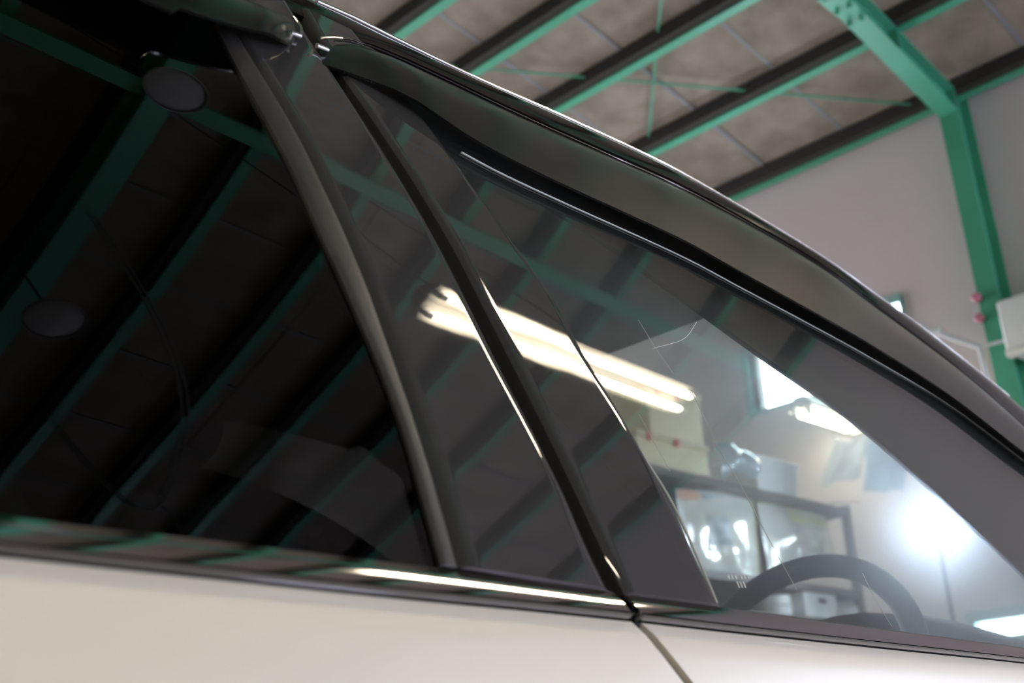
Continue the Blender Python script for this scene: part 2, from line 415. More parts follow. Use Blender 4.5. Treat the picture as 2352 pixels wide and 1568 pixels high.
# splice plate and bolts under the visible rafter
c0 = on_x(1955, 60, 4.85); zc = roof_z(4.95)-.16
sp = MB().box((4.80, RY-.062, zc-.012+.02), (5.12, RY+.062, zc-.028+.02)); sp.build('splice_plate', 'green', r1)
for bx_ in (4.84, 4.96, 5.08):
    for by in (-.035, .035): MB().lathe([(0, -.035), (.014, -.035), (.014, 0), (0, 0)], (bx_, RY+by, roof_z(bx_)-.16), seg=6).build('bolt', 'green', r1)
for xr in (5.45,): MB().box((xr, RY-.056, roof_z(xr)-.15), (xr+.01, RY+.056, roof_z(xr)-.01)).build('stiffener', 'green', r1)
rafter(-0.36, 'green steel roof rafter running above the near side of the car')
rafter(5.6, 'green steel roof rafter on the far side of the car', .16)
rafter(-4.2, 'green steel roof rafter over the window side of the hall', .16)
tb = thing('tie_beam', (2.08, -2.0, roof_z(2.08)-.30), 'wide green steel tie beam crossing above the car', 'beam')
hbeam(tb, (2.08, YN, roof_z(2.08)-.205), (2.08, YF, roof_z(2.08)-.205), (1, 0, 0), (0, 0, 1), .12, .19)
col = thing('steel_column', (XE-.1, RY, 0), 'green steel column standing against the end wall', 'column')
hbeam(col, (XE-.21, RY, 0), (XE-.21, RY, roof_z(XE-.2)-.002), (0, 1, 0), (1, 0, 0), .115, .19)
MB().box((XE-.25, RY-.1, 0), (XE+0, RY+.1, .02)).build('base_plate', 'green', col)
O3 = CAM
def rp(x, y, dz=0.05): return (x*K, y*K-.5, roof_z(x*K)+dz)
for dz_, a, c, lb in [(.05, (3.0, 5.0), (5.9, 2.32), 'thin green bracing rod running diagonally below the ceiling boards'), (.07, (3.9, 2.55), (5.6, 4.13), 'thin green bracing rod crossing the other diagonal rod')]:
    o = MB().tube([rp(*a, dz_), rp(*c, dz_)], .007, 8).build('bracing_rod', 'green', origin=rp(*c, dz_)); tag(o, lb, 'rod')

# fluorescent fixtures
def fixture(x0, x1, y, z, label, hang=True, wd=.175):
    f_ = thing('fluorescent_fixture', ((x0+x1)/2, y, z), label, 'light', 'twin fluorescent fixtures')
    h = .06
    prof = [(-wd/2, .012), (-wd/2, .03), (-wd*.18, .03+h), (wd*.18, .03+h), (wd/2, .03), (wd/2, .012), (wd*.36, .026), (wd*.18, .034), (0, .02), (-wd*.18, .034), (-wd*.36, .026)]
    MB().prism([(x0, y+p[0], z+p[1]) for p in prof], (x1-x0, 0, 0)).build('reflector', 'dull_enamel', f_)
    for s in (-1, 1):
        MB().tube([(x0+.03, y+s*wd*.25, z), (x1-.03, y+s*wd*.25, z)], .0145, 14).build('tube', 'tube', f_)
        for xe in (x0, x1-.03): MB().box((xe, y+s*wd*.25-.012, z-.018), (xe+.03, y+s*wd*.25+.012, z+.03)).build('lamp_holder', 'white_plastic', f_)
    if hang:
        for xh in (x0+.2, x1-.2): MB().tube([(xh, y, z+.09), (xh, y, roof_z(xh)+PD)], .004, 6).build('hanger', 'black_metal', f_)
    return f_
fixture(2.12, 3.44, -.47, 3.0, 'twin tube fluorescent fixture whose reflection streaks across the door pillars')
pz = on_y(1838, 937, 2.75)
fx2 = fixture(pz.x, XE-.03, 2.75, pz.z-.02, 'twin tube fluorescent fixture seen through the windshield below the high window', hang=False)
MB().box((XE-.03, 2.70, pz.z-.05), (XE, 2.80, pz.z+.09)).build('wall_bracket', 'white_enamel', fx2)
for x0 in (-4.6, -1.6): fixture(x0, x0+1.25, -.47, 3.0, 'twin tube fluorescent fixture hanging behind the car' if x0 < -3 else 'twin tube fluorescent fixture hanging above the rear of the car')
for x0 in (-4.0, 0.2): fixture(x0, x0+1.25, -4.0, 3.0, 'twin tube fluorescent fixture near the side wall, %s' % ('rear one' if x0 < -2 else 'front one'))
for x0 in (-3.0, 1.2): fixture(x0, x0+1.25, 5.0, 3.2, 'twin tube fluorescent fixture beyond the car roof, %s' % ('rear one' if x0 < 0 else 'front one'))

# unlit pendant lamps reflected in the dark rear window
for (x, y, lb) in [(1.575, -.16, 'unlit round pendant lamp nearest the car, mirrored upper left'), (1.67, -1.45, 'unlit round pendant lamp farther from the car, mirrored lower left')]:
    p = thing('pendant_lamp', (x, y, 3.9), lb, 'lamp', 'unlit pendant lamps'); z = 3.9
    MB().lathe([(.104, 0), (.108, .004), (.10, .03), (.07, .075), (.035, .10), (.03, .13), (0, .13)], (x, y, z), seg=32).build('shade', 'grey_shade', p, smooth=40)
    MB().lathe([(0, -.004), (.05, .0), (.09, .008), (.10, .012), (0, .02)], (x, y, z), seg=32).build('diffuser', 'grey_shade', p, smooth=40)
    MB().tube([(x, y, z+.13), (x, y, roof_z(x)+PD)], .005, 6).build('cord', 'black_metal', p)
pts = []
for i in range(25):
    u = i/24.0; x = 2.05+.62*u; y = -1.2-1.75*u
    pts.append((x+.08*math.sin(math.pi*u), y, 3.9+.0*u+1.6*(2*u-1)**4))
c_ = thing('hanging_cable', pts[0], 'looped twin grey cable hanging from the ceiling, mirrored in rear window', 'cable')
MB().tube(pts, .006, 8).build('wire', 'cable', c_, smooth=60)
MB().tube([(p[0]+.03, p[1], p[2]) for p in pts], .006, 8).build('wire', 'cable', c_, smooth=60)

# ================================================================== the car
T17, KZ, P0, ZB = math.tan(math.radians(17.0)), 0.4, 0.04, 0.9775
def SY(x, z):
    u = z-ZB
    if u >= 0: y = T17*u+.5*KZ*u*u
    else:
        y = -.055*(1-math.exp(u*T17/.055))
        if z < .5: y += (.5-z)**2*.7
    y += P0*(x-.75)
    if x > 1.9: y += (x-1.9)**2*.16
    if x < -.4: y += (x+.4)**2*.05
    return y
def SN(x, z):
    e = 1e-4
    n = Vector((SY(x+e, z)-SY(x-e, z), -2*e, SY(x, z+e)-SY(x, z-e))); return n.normalized()
def SP(x, z, off=0.0): return Vector((x, SY(x, z), z))+SN(x, z)*off
def hit(px, py, off=0.0):
    d = ray(px, py); k = 0.8
    for _ in range(80):
        q = CAM+d*k; n = SN(q.x, q.z)
        F_ = (q-SP(q.x, q.z, off)).dot(n); dF = d.dot(n)
        st = F_/dF; k -= max(-.2, min(.2, st))
    q = CAM+d*k
    # (x,z) parameters of the offset surface point
    q0 = q-SN(q.x, q.z)*off
    return (q0.x, q0.z)
def catmull(P, n):
    P = [Vector((p[0], p[1], 0)) for p in P]; out = []
    Q = [P[0]*2-P[1]]+P+[P[-1]*2-P[-2]]; dense = []
    for i in range(1, len(Q)-2):
        p0, p1, p2, p3 = Q[i-1:i+3]
        # centripetal-ish
        for j in range(16):
            t_ = j/16.0
            dense.append(.5*((2*p1)+(-p0+p2)*t_+(2*p0-5*p1+4*p2-p3)*t_*t_+(-p0+3*p1-3*p2+p3)*t_**3))
    dense.append(P[-1])
    L_ = [0.0]
    for a, c in zip(dense, dense[1:]): L_.append(L_[-1]+(c-a).length)
    j = 0
    for i in range(n):
        s = L_[-1]*i/(n-1)
        while j < len(L_)-2 and L_[j+1] < s: j += 1
        t_ = (s-L_[j])/max(1e-9, L_[j+1]-L_[j]); v = dense[j].lerp(dense[j+1], min(1, max(0, t_))); out.append((v.x, v.y))
    return out
def curve(pix, n, off=0.0, pre=(), post=()):
    return catmull(list(pre)+[hit(px, py, off) for px, py in pix]+list(post), n)
def loft(A, B, rows, off, thick, taper=0.0):
    """slab between two (x,z) curves lying on the car side; off: number or f(v,u); outer face proud by off"""
    P, Q = [], []
    for i in range(rows+1):
        v = i/rows; r, q = [], []
        for j, (a, c) in enumerate(zip(A, B)):
            u = j/(len(A)-1); x = a[0]+(c[0]-a[0])*v; z = a[1]+(c[1]-a[1])*v
            o = off(v, u) if callable(off) else off
            r.append(SP(x, z, o)); q.append(SP(x, z, o-thick))
        P.append(r); Q.append(q)
    return MB().grid(P, Q)
def cut(C, lo=None, hi=None): return C

car = thing('car', (0.85, 0.85, 0.0), 'cream white car with black window pillars and smoked rain visors', 'car')

# ---- door skins -------------------------------------------------------
NB = 60
belt_r = curve([(0, 1274), (450, 1322), (900, 1370), (1200, 1399), (1446, 1424)], NB, pre=[(-.34, .966), (-.05, .960)])
belt_f = curve([(1470, 1427), (1700, 1453), (2050, 1490), (2352, 1522)], NB, pre=[], post=[(1.55, .945), (1.78, .938)])
gapb = [hit(1465, 1436), hit(1520, 1503), hit(1575, 1572)]
gapf = [hit(1488, 1438), hit(1543, 1505), hit(1598, 1572)]
def skin(name, top, xb0, xb1, parent, edge0=None, edge1=None, mat='paint'):
    """painted panel from the belt down to the sill, bottom corners xb0 / xb1"""
    rows = 26; P, Q = [], []
    zs_ = .24
    for i in range(rows+1):
        v = i/rows; r, q = [], []
        for j, (x, z) in enumerate(top):
            u = j/(len(top)-1); zz = z+(zs_-z)*(v**1.35)
            xr0 = xb0; e0 = top[0][0]+(xb0-top[0][0])*min(1, v*1.0); e1 = top[-1][0]+(xb1-top[-1][0])*(1-(1-v)**2.4)
            if edge0: e0 = edge0(zz)
            if edge1: e1 = edge1(zz)
            xx = x+(e0-top[0][0])*(1-u)+(e1-top[-1][0])*u
            o = 0.0
            if i == 0: o = -.002
            r.append(SP(xx, zz, o)); q.append(SP(xx, zz, o-.02))
        P.append(r); Q.append(q)
    return MB().grid(P, Q).build(name, mat, parent, smooth=45)
def edge_fn(pts):
    (xa, za), (xc, zc_), (xd, zd) = pts
    def f(z):
        if z > zc_: return xa+(xc-xa)*(za-z)/(za-zc_)
        g = (xd-xc)/(zc_-zd)
        return xc+g*.16*(1-math.exp(-(zc_-z)/.16))
    return f
eb, ef = edge_fn(gapb), edge_fn(gapf)
rear_door = skin('rear_door', belt_r, -.12, .7, car, edge1=eb)
front_door = skin('front_door', belt_f, .7, 1.80, car, edge0=ef)
tag(rear_door, 'cream white rear door'); tag(front_door, 'cream white front door')
fend = [(1.79+.012, .938), (2.1, .93), (2.45, .90), (2.75, .84)]
skin('front_fender', catmull(fend, 24), 1.81, 2.72, car)
quarter = catmull([(-1.55, .95), (-1.1, .97), (-.7, .97), (-.352, .966)], 24)
skin('rear_quarter', quarter, -1.5, -.13, car)
# rubber behind the door gap
P, Q = [], []
for i in range(20):
    z = belt_r[-1][1]+.002-(i/19.0)*.7
    P.append([SP(eb(z)-.006, z, -.006), SP(ef(z)+.006, z, -.006)]); Q.append([SP(eb(z)-.006, z, -.02), SP(ef(z)+.006, z, -.02)])
MB().grid(P, Q).build('door_gap_seal', 'rubber', rear_door)

# ---- belt mouldings ---------------------------------------------------
mt_r = curve([(0, 1182), (450, 1236), (900, 1291), (1150, 1323), (1405, 1357)], NB, pre=[(-.34, .985), (-.05, .981)])
mt_f = curve([(1432, 1362), (1645, 1391), (2000, 1440), (2352, 1487)], NB, post=[(1.55, .962), (1.78, .953)])
def offset_curve(C, dz, dx=0.0): return [(x+dx, z+dz) for x, z in C]
def lerp_curve(A, B, t_): return [(a[0]+(c[0]-a[0])*t_, a[1]+(c[1]-a[1])*t_) for a, c in zip(A, B)]
def molding(top, bot, parent):
    lo = lerp_curve(top, bot, .80)
    prof = lambda v, u: .0004+.0046*v-.0005*(2*v-1)**2
    loft(top, lo, 8, prof, .010).build('belt_molding', 'chrome', parent, smooth=50)
    lo2 = lerp_curve(top, bot, .83); lo3 = lerp_curve(top, bot, .94)
    loft(lo2, lo3, 6, lambda v, u: .0015+.0042*math.sin(math.pi*min(1, max(0, v)))**.6, .010).build('molding_lip', 'lip', parent, smooth=60)
    loft(lerp_curve(top, bot, .70), lerp_curve(top, bot, 1.06), 2, -.004, .010).build('molding_seal', 'gap', parent)
molding(mt_r, belt_r, rear_door); molding(mt_f, belt_f, front_door)

# ---- B pillar ---------------------------------------------------------
seal_l = [(468, 10), (493, 61), (536, 146), (604, 269), (672, 401), (730, 533), (800, 688), (870, 850), (925, 1000), (968, 1151), (1008, 1300)]
seal_r = [(502, 10), (528, 61), (590, 163), (672, 299), (730, 415), (785, 533), (840, 665), (885, 790), (926, 906), (975, 1055), (1014, 1190), (1046, 1306)]
gap_l = [(657, 10), (700, 80), (760, 170), (845, 300), (930, 435), (1005, 565), (1083, 719), (1141, 837), (1221, 990), (1291, 1130), (1345, 1255), (1395, 1358)]
gap_r = [(690, 24), (727, 92), (784, 180), (871, 306), (958, 440), (1035, 570), (1106, 708), (1170, 834), (1248, 990), (1316, 1130), (1376, 1260), (1429, 1366)]
fed = [(808, 80), (850, 130), (905, 200), (1000, 322), (1100, 460), (1180, 568), (1280, 715), (1345, 832), (1425, 962), (1530, 1150), (1600, 1300), (1646, 1394)]
NP = 50
c_sl = curve(seal_l, NP); c_sr = curve(seal_r, NP); c_gl = curve(gap_l, NP); c_gr = curve(gap_r, NP); c_fe = curve(fed, NP)
def edge_round(o, e=.0025, wv=.06):
    return lambda v, u: o-e*(max(0, 1-v/wv)**2+max(0, 1-(1-v)/wv)**2)
loft(c_sl, c_sr, 6, lambda v, u: .003-.0015*(2*v-1)**4, .012).build('window_seal', 'rubber', rear_door, smooth=50)
loft(c_sr, c_gl, 24, edge_round(.0045, .004, .09), .010).build('pillar_cover', 'black', rear_door, smooth=50)
loft(c_gl, c_gr, 2, -.008, .012).build('pillar_gap_seal', 'gap', rear_door)
loft(c_gr, c_fe, 24, edge_round(.0045, .003, .07), .010).build('pillar_cover', 'black', front_door, smooth=50)

# ---- side glass -------------------------------------------------------
# rear: between C pillar and the seal, from the moulding to under the visor
rt = catmull([(-.34, 1.36), (-.1, 1.42), (.12, 1.445), (.3, 1.452), c_sl[0]], 30)
rbm = [(mt_r[0][0]+(c_sl[-1][0]+.02-mt_r[0][0])*i/29.0, 0) for i in range(30)]
def z_on(C, x):
    for a, c in zip(C, C[1:]):
        if a[0] <= x <= c[0]: return a[1]+(c[1]-a[1])*(x-a[0])/(c[0]-a[0]+1e-9)
    return C[0][1] if x < C[0][0] else C[-1][1]
# glass rows run along the seal's slant so that its front edge follows the seal
def glass_between(left, right, rows, cols, off, thick):
    P, Q = [], []
    for i in range(rows+1):
        j = i/rows*(len(left)-1); a = int(min(j, len(left)-2)); t_ = j-a
        l = (left[a][0]+(left[a+1][0]-left[a][0])*t_, left[a][1]+(left[a+1][1]-left[a][1])*t_)
        r = (right[a][0]+(right[a+1][0]-right[a][0])*t_, right[a][1]+(right[a+1][1]-right[a][1])*t_)
        P.append([SP(l[0]+(r[0]-l[0])*k_/cols, l[1]+(r[1]-l[1])*k_/cols, off) for k_ in range(cols+1)])
        Q.append([SP(l[0]+(r[0]-l[0])*k_/cols, l[1]+(r[1]-l[1])*k_/cols, off-thick) for k_ in range(cols+1)])
    return MB().grid(P, Q)
rl = catmull([(-.40, 1.40), (-.385, 1.25), (-.36, 1.1), (-.34, .975)], NP)
rr_ = [(x+.004, z) for x, z in c_sl[:-1]]+[(c_sl[-1][0], c_sl[-1][1]-.004)]
glass_between(rl, rr_, 30, 40, -.001, .004).build('rear_door_glass', 'glass_rear', rear_door, smooth=60)
# front: from the pillar cover to the A pillar
vis_low = [(750, 117), (820, 152), (900, 195), (980, 245), (1060, 300), (1150, 352), (1300, 425), (1560, 545), (1700, 622), (1860, 710), (2000, 790), (2180, 905), (2352, 1038)]
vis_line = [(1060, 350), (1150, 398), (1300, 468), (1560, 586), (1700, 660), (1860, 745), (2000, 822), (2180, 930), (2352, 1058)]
vis_top = [(738, 94), (800, 94), (900, 131), (1000, 176), (1218, 279), (1400, 360), (1600, 452), (1859, 597), (2000, 698), (2206, 852), (2352, 982)]
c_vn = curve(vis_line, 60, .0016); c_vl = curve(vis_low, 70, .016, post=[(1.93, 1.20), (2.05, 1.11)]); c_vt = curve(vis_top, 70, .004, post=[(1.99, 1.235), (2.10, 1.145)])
gt = curve([(800, 66), (900, 131), (1000, 176), (1218, 279), (1400, 360), (1600, 452), (1859, 597), (2000, 698), (2206, 852), (2352, 982)], 60, 0.0, post=[(2.0, 1.22), (2.08, 1.10), (2.09, .99)])
gb = curve([(1648, 1396), (1900, 1431), (2150, 1463), (2352, 1492)], 60, 0.0, post=[(1.55, .955), (1.95, .945), (2.09, .945)])
def strip(A, B, rows, off, thick):
    return loft(A, B, rows, off, thick)
# front glass: first the slanted part along the cover, lofted bottom to top
fl_ = [(x-.002, z) for x, z in c_fe]
frt = catmull([gt[-1], (2.085, .95)], 2)
P, Q = [], []
top60 = gt; bot60 = gb
# left edge follows the cover exactly
def along(C, t_):
    j = t_*(len(C)-1); a = int(min(j, len(C)-2)); f_ = j-a
    return (C[a][0]+(C[a+1][0]-C[a][0])*f_, C[a][1]+(C[a+1][1]-C[a][1])*f_)
rows, cols = 40, 60
re_ = [(2.085, .99), (2.088, .97), (2.09, .945)]
for i in range(rows+1):
    v = i/rows; r, q = [], []
    Lp, Rp = along(fl_, v), along(re_, v)
    for j in range(cols+1):
        u = j/cols; tp, bt = along(top60, u), along(bot60, u)
        # Coons patch
        c00, c10, c01, c11 = top60[0], top60[-1], bot60[0], bot60[-1]
        x = (1-v)*tp[0]+v*bt[0]+(1-u)*Lp[0]+u*Rp[0]-((1-u)*(1-v)*c00[0]+u*(1-v)*c10[0]+(1-u)*v*c01[0]+u*v*c11[0])
        z = (1-v)*tp[1]+v*bt[1]+(1-u)*Lp[1]+u*Rp[1]-((1-u)*(1-v)*c00[1]+u*(1-v)*c10[1]+(1-u)*v*c01[1]+u*v*c11[1])
        r.append(SP(x, z, .0005)); q.append(SP(x, z, -.0035))
    P.append(r); Q.append(q)
MB().grid(P, Q).build('front_door_glass', 'glass_front', front_door, smooth=60)
# bright ground edge of the glass beside the cover
ge = [hit(px, py) for px, py in [(1400, 930), (1460, 1030), (1535, 1150), (1600, 1290), (1640, 1385)]]
MB().tube([SP(x+.003, z, .0005) for x, z in catmull(ge, 24)], .0012, 6).build('glass_edge', 'etch', front_door)

# ---- visors -----------------------------------------------------------
def visor(top, low, parent):
    prof = lambda v, u: (.004+.012*math.sin(min(1.0, v*1.6)*math.pi/2)**.8)*min(1.0, .25+u*14)*min(1.0, .3+(1-u)*10)
    loft(top, low, 14, prof, .0025).build('window_visor', 'visor', parent, smooth=50)
visor(c_vt, c_vl, front_door)
rv_low = curve([(220, -30), (400, 38), (524, 76), (600, 93), (655, 99), (682, 86)], 50, .012, pre=[(-.36, 1.36), (-.2, 1.40)])
rv_top = curve([(250, -110), (400, -62), (560, -2), (640, 26), (674, 42), (690, 70)], 50, .004, pre=[(-.38, 1.42), (-.2, 1.46)])
loft(rv_top, rv_low, 14, lambda v, u: (.004+.016*math.sin(min(1.0, v*1.15)*math.pi/2)**.8)*min(1.0, .3+(1-u)*12), .0025).build('window_visor', 'visor', rear_door, smooth=50)
# edge bead of the visors and their metal clips
for par, C in ((front_door, c_vt), (rear_door, rv_top)):
    MB().tube([SP(x, z, .006) for x, z in C[1:-6]], .0009, 8).build('visor_edge', 'blackframe', par, smooth=60)
MB().tube([SP(x, z, .0016) for x, z in c_vn], .0009, 8, radii=[.0010-.0007*i/59 for i in range(60)]).build('glass_pale_line', 'etch', front_door, smooth=60)  # thin pale line drawn on the glass below the visor
for par, pa, pb in ((rear_door, (667, 75), (689, 83)), (front_door, (727, 105), (752, 115))):
    a, c = SP(*hit(*pa, .008), .008), SP(*hit(*pb, .008), .008)
    MB().tube([a, a.lerp(c, .5), c], .0024, 8).build('visor_clip', 'alloy', par, smooth=50)
a = [SP(*hit(px, py, .012), .014) for px, py in [(672, 44), (680, 55), (688, 68), (689, 80)]]
MB().tube(a, .0014, 8).build('visor_end_bead', 'bright', rear_door, smooth=60)
a = [SP(*hit(px, py, .012), .014) for px, py in [(731, 92), (742, 90), (765, 90), (782, 92)]]
MB().tube(a, .0011, 8).build('visor_end_bead', 'bright', front_door, smooth=60)

# ---- roof rail, roof, A pillar ---------------------------------------
sil = [(690, -14), (800, 37), (950, 112), (1100, 184), (1284, 264), (1494, 361), (1600, 417), (1729, 492), (1900, 597), (2021, 684), (2110, 746), (2230, 840), (2352, 939)]
c_si = curve(sil, 80, 0.0, pre=[(-1.3, 1.42), (-.6, 1.50), (.0, 1.525)], post=[(2.2, 1.352), (2.45, 1.16), (2.62, 1.0)])
c_dt = curve([(690, 35), (800, 80), (900, 119), (1000, 164), (1218, 267), (1400, 348), (1600, 440), (1859, 587), (2000, 690), (2206, 846), (2352, 976)], 80, 0.0, pre=[(-1.3, 1.36), (-.6, 1.44), (.0, 1.47)], post=[(2.12, 1.22), (2.32, 1.06), (2.42, .97)])
# side rail: bulges a little, rolls over at the top
rows = 12; P, Q = [], []
for i in range(rows+1):
    v = i/rows; r, q = [], []
    for a, c in zip(c_dt, c_si):
        x = a[0]+(c[0]-a[0])*v; z = a[1]+(c[1]-a[1])*v
        r.append(SP(x, z, .0035*math.sin(math.pi*v))); q.append(SP(x, z, -.02))
    P.append(r); Q.append(q)
rail = MB().grid(P, Q).build('roof_rail', 'blackframe', car, smooth=50)
# black door frame under the visors and the door-frame gap
c_dl = offset_curve(c_dt, -.004); c_d2 = offset_curve(c_dt, -.060)
loft(c_dl, c_d2, 6, lambda v, u: -.006-.002*v, .03).build('door_upper_frame', 'blackframe', front_door, smooth=50)
# bright roof moulding, thinning to the front
mo = [p for p in c_si if hit(690, -14)[0] <= p[0] <= hit(2352, 939)[0]]
MB().tube([SP(x, z, .001) for x, z in mo], .003, 8, radii=[.0022*(1-.6*min(1, i/(len(mo)*.55))) for i in range(len(mo))]).build('roof_molding', 'bright', car, smooth=60)
# roof panel: from the rail inward, crowned, to the far side
YC = .85
def far(p): return Vector((p[0], 2*YC-p[1], p[2]))
rs = [SP(x, z, 0.0) for x, z in c_si if x < 1.46]
rs.append(SP(1.46, z_on(c_si, 1.46), 0.0))
P, Q = [], []
for p in rs:
    r, q = [], []
    for k_ in range(21):
        u = k_/20.0; y = p.y+(2*YC-2*p.y)*u; crown = .045*(1-(2*u-1)**2)
        fw = .10*(1-(2*u-1)**2) if p.x > 1.0 else .0
        pt = Vector((p.x+fw*(p.x-1.0)/.46 if p.x > 1.0 else p.x, y, p.z+crown-.010))
        r.append(pt); q.append(pt-Vector((0, 0, .05)))
    P.append(r); Q.append(q)
roof = MB().grid(P).build('roof', 'blackframe', car, smooth=40)
MB().grid(Q).build('headliner', 'headliner', roof, smooth=40)
# inner trims along the near side window (header above the door, A pillar)
tr_e = curve([(1000, 330), (1300, 508), (1560, 690), (1745, 824), (1945, 965), (2130, 1124), (2352, 1332)], 60, -.038, post=[(1.66, .985), (1.78, .91)])
tr_o = curve([(1000, 164), (1218, 267), (1400, 348), (1600, 440), (1859, 587), (2000, 690), (2206, 846), (2352, 976)], 60, -.03, post=[(2.10, 1.22), (2.3, 1.05)])
loft(tr_e, tr_o, 8, lambda v, u: -.032, .006).build('pillar_trim', 'trimgrey', car, smooth=50)
# windshield between the two A pillars
ap = [SP(1.46, z_on(c_si, 1.46), -.02)]+[SP(x, z, -.015) for x, z in c_si if 1.47 < x <= 2.62]
P, Q = [], []
for p in ap:
    r, q = [], []
    for k_ in range(25):
        u = k_/24.0; y = p.y+(2*YC-2*p.y)*u; bow = (1-(2*u-1)**2)
        pt = Vector((p.x+.10*bow, y, p.z+.02*bow)); r.append(pt); q.append(pt-Vector((.003, 0, .004)))
    P.append(r); Q.append(q)
MB().grid(P, Q).build('windshield', 'glass_wind', car, smooth=60)

# ---- far side, seen only through the glass ---------------------------
def far_loft(A, B, rows, off, thick):
    mb = loft(A, B, rows, off, thick); mb.v = [tuple(far(v)) for v in mb.v]; return mb
fd = far_loft(catmull([(-1.5, .95), (-.4, .965), (.6, .958), (1.8, .938), (2.7, .86)], 50), catmull([(-1.5, .25), (-.4, .25), (.6, .25), (1.8, .25), (2.7, .3)], 50), 12, 0.0, .03).build('far_side_body', 'paint', car, smooth=45)
far_loft(c_dt, c_si, 6, 0.0, .03).build('far_roof_rail', 'blackframe', car, smooth=50)
fb0 = catmull([(-.9, .965), (.6, .96), (2.05, .945)], 40); ft0 = catmull([(-.7, 1.42), (.4, 1.46), (1.2, 1.47), (1.75, 1.30), (2.05, 1.0)], 40)
far_loft(fb0, ft0, 12, -.001, .004).build('far_side_glass', 'glass_rear', fd, smooth=60)
far_loft(catmull([(.66, .96), (.60, 1.2), (.5, 1.45)], 12), catmull([(.82, .96), (.76, 1.2), (.66, 1.45)], 12), 4, -.006, .06).build('far_pillar', 'trimgrey', fd, smooth=40)
# hood, bumper mass and tail as one closed lower shell
P = []
for i in range(16):
    u = i/15.0; x = 2.05+.85*u; z = 1.0-.05*u-.13*u*u; yn = SY(min(x, 2.75), .9)+.012
    P.append([Vector((x, yn+(2*YC-2*yn)*k_/20.0, z+.04*(1-(2*k_/20.0-1)**2))) for k_ in range(21)])
MB().grid(P).build('hood', 'paint', car, smooth=40)
P = []
for i in range(12):
    a = i/11.0*math.pi/2; x = 2.88+.14*math.sin(a*2)*.5+.06; z = .80-.55*i/11.0
    yn = SY(2.75, .7)+.02
    P.append([Vector((x-.25*abs(2*k_/20.0-1)**3+.06*math.sin(a*2), yn+(2*YC-2*yn)*k_/20.0, z)) for k_ in range(21)])
MB().grid(P).build('front_bumper', 'paint', car, smooth=40)
P = []
for i in range(14):
    u = i/13.0; z = 1.44-1.18*u; x = -1.30-.38*min(1, u*2.2)+.05*max(0, u-.6); yn = max(SY(-1.4, z), SY(-1.4, .9))+.02
    P.append([Vector((x+.18*abs(2*k_/16.0-1)**3, yn+(2*YC-2*yn)*k_/16.0, z)) for k_ in range(17)])
MB().grid(P).build('tailgate', 'paint', car, smooth=40)
loft(catmull([(-1.32, 1.39), (-.9, 1.44), (-.46, 1.44)], 16), catmull([(-1.5, .95), (-.9, .97), (-.40, .968)], 16), 10, -.004, .03).build('rear_quarter_pillar', 'black', car, smooth=45)
for xw in (2.12, -.72):
    for s_ in (0, 1):
        yw = .03 if s_ == 0 else 2*YC-.03; sg = 1 if s_ == 0 else -1
        wh = MB().lathe([(.19, 0), (.29, -.005), (.315, .02), (.315, .17), (.29, .19), (.19, .185)], (xw, yw, .315), (0, sg, 0), 40, close=True).build('tyre', 'tyre', car, smooth=40)
        MB().lathe([(.192, .0), (.19, .02), (.16, .05), (.06, .03), (0, .03)], (xw, yw, .315), (0, sg, 0), 40).build('wheel_rim', 'alloy', wh, smooth=30)

# ---- cabin ------------------------------------------------------------
# dashboard: profile swept across the cabin with the instrument hood on the near side
P = []
for i in range(31):
    y = .10+1.5*i/30.0
    hd = .110*math.exp(-abs((y-.43)/.235)**2.2)
    prof = [(1.52, .62), (1.50, .80), (1.54, .905), (1.60, .955+hd*.55), (1.66, .968+hd), (1.76, .972+hd), (1.90, .975+hd*.2), (2.12, .965), (2.35, .95)]
    P.append([Vector((x, y, z)) for x, z in prof])
dash = MB().grid(P).build('dashboard', 'trimgrey', car, smooth=50)
sw_c = Vector((1.425, .385, .968)); tau = math.radians(25)
vv = Vector((math.sin(tau), 0, math.cos(tau))); ee = Vector((0, 1, 0)); nn = ee.cross(vv).normalized()
if nn.x > 0: nn = -nn
ring = [sw_c+.178*(math.cos(a)*vv+math.sin(a)*ee) for a in [2*math.pi*i/64 for i in range(64)]]
wheel = MB().tube(ring, .0165, 14, closed=True).build('steering_wheel', 'leather', car, smooth=60)
MB().lathe([(0, .03), (.05, .028), (.075, .01), (.08, -.02), (.0, -.04)], sw_c, nn, 24).build('hub', 'trimgrey', wheel, smooth=50)
for an in (90, -90, 180):
    a = math.radians(an); dr = math.cos(a)*vv+math.sin(a)*ee
    MB().tube([sw_c+dr*.06, sw_c+dr*.12, sw_c+dr*.175], .013, 8, radii=[.02, .014, .012]).build('spoke', 'trimgrey', wheel, smooth=60)
MB().tube([sw_c-nn*.02, sw_c-nn*.30], .03, 12).build('steering_column', 'trimgrey', wheel)
def seat(y, lab):
    mb = MB().box((.72, y-.25, .42), (1.22, y+.25, .58), .05); st = mb.build('seat', 'fabric', car, smooth=50); tag(st, lab)
    rot = Matrix.Translation((.72, y, .52)) @ Matrix.Rotation(math.radians(-22), 4, 'Y')
    MB().box((-.07, -.24, 0), (.07, .24, .58), .06, rot).build('backrest', 'fabric', st, smooth=50)
    MB().box((-.045, -.13, .64), (.055, .13, .80), .045, rot).build('headrest', 'fabric', st, smooth=50)
    for s in (-.06, .06):
        MB().tube([rot @ Vector((0, s, .55)), rot @ Vector((0, s, .68))], .007, 8).build('headrest_post', 'alloy', st)
seat(.45, 'dark fabric driver seat'); seat(1.2, 'dark fabric passenger seat')
MB().box((-1.3, .15, .22), (2.2, 1.55, .30)).build('cabin_floor', 'trimgrey', car)
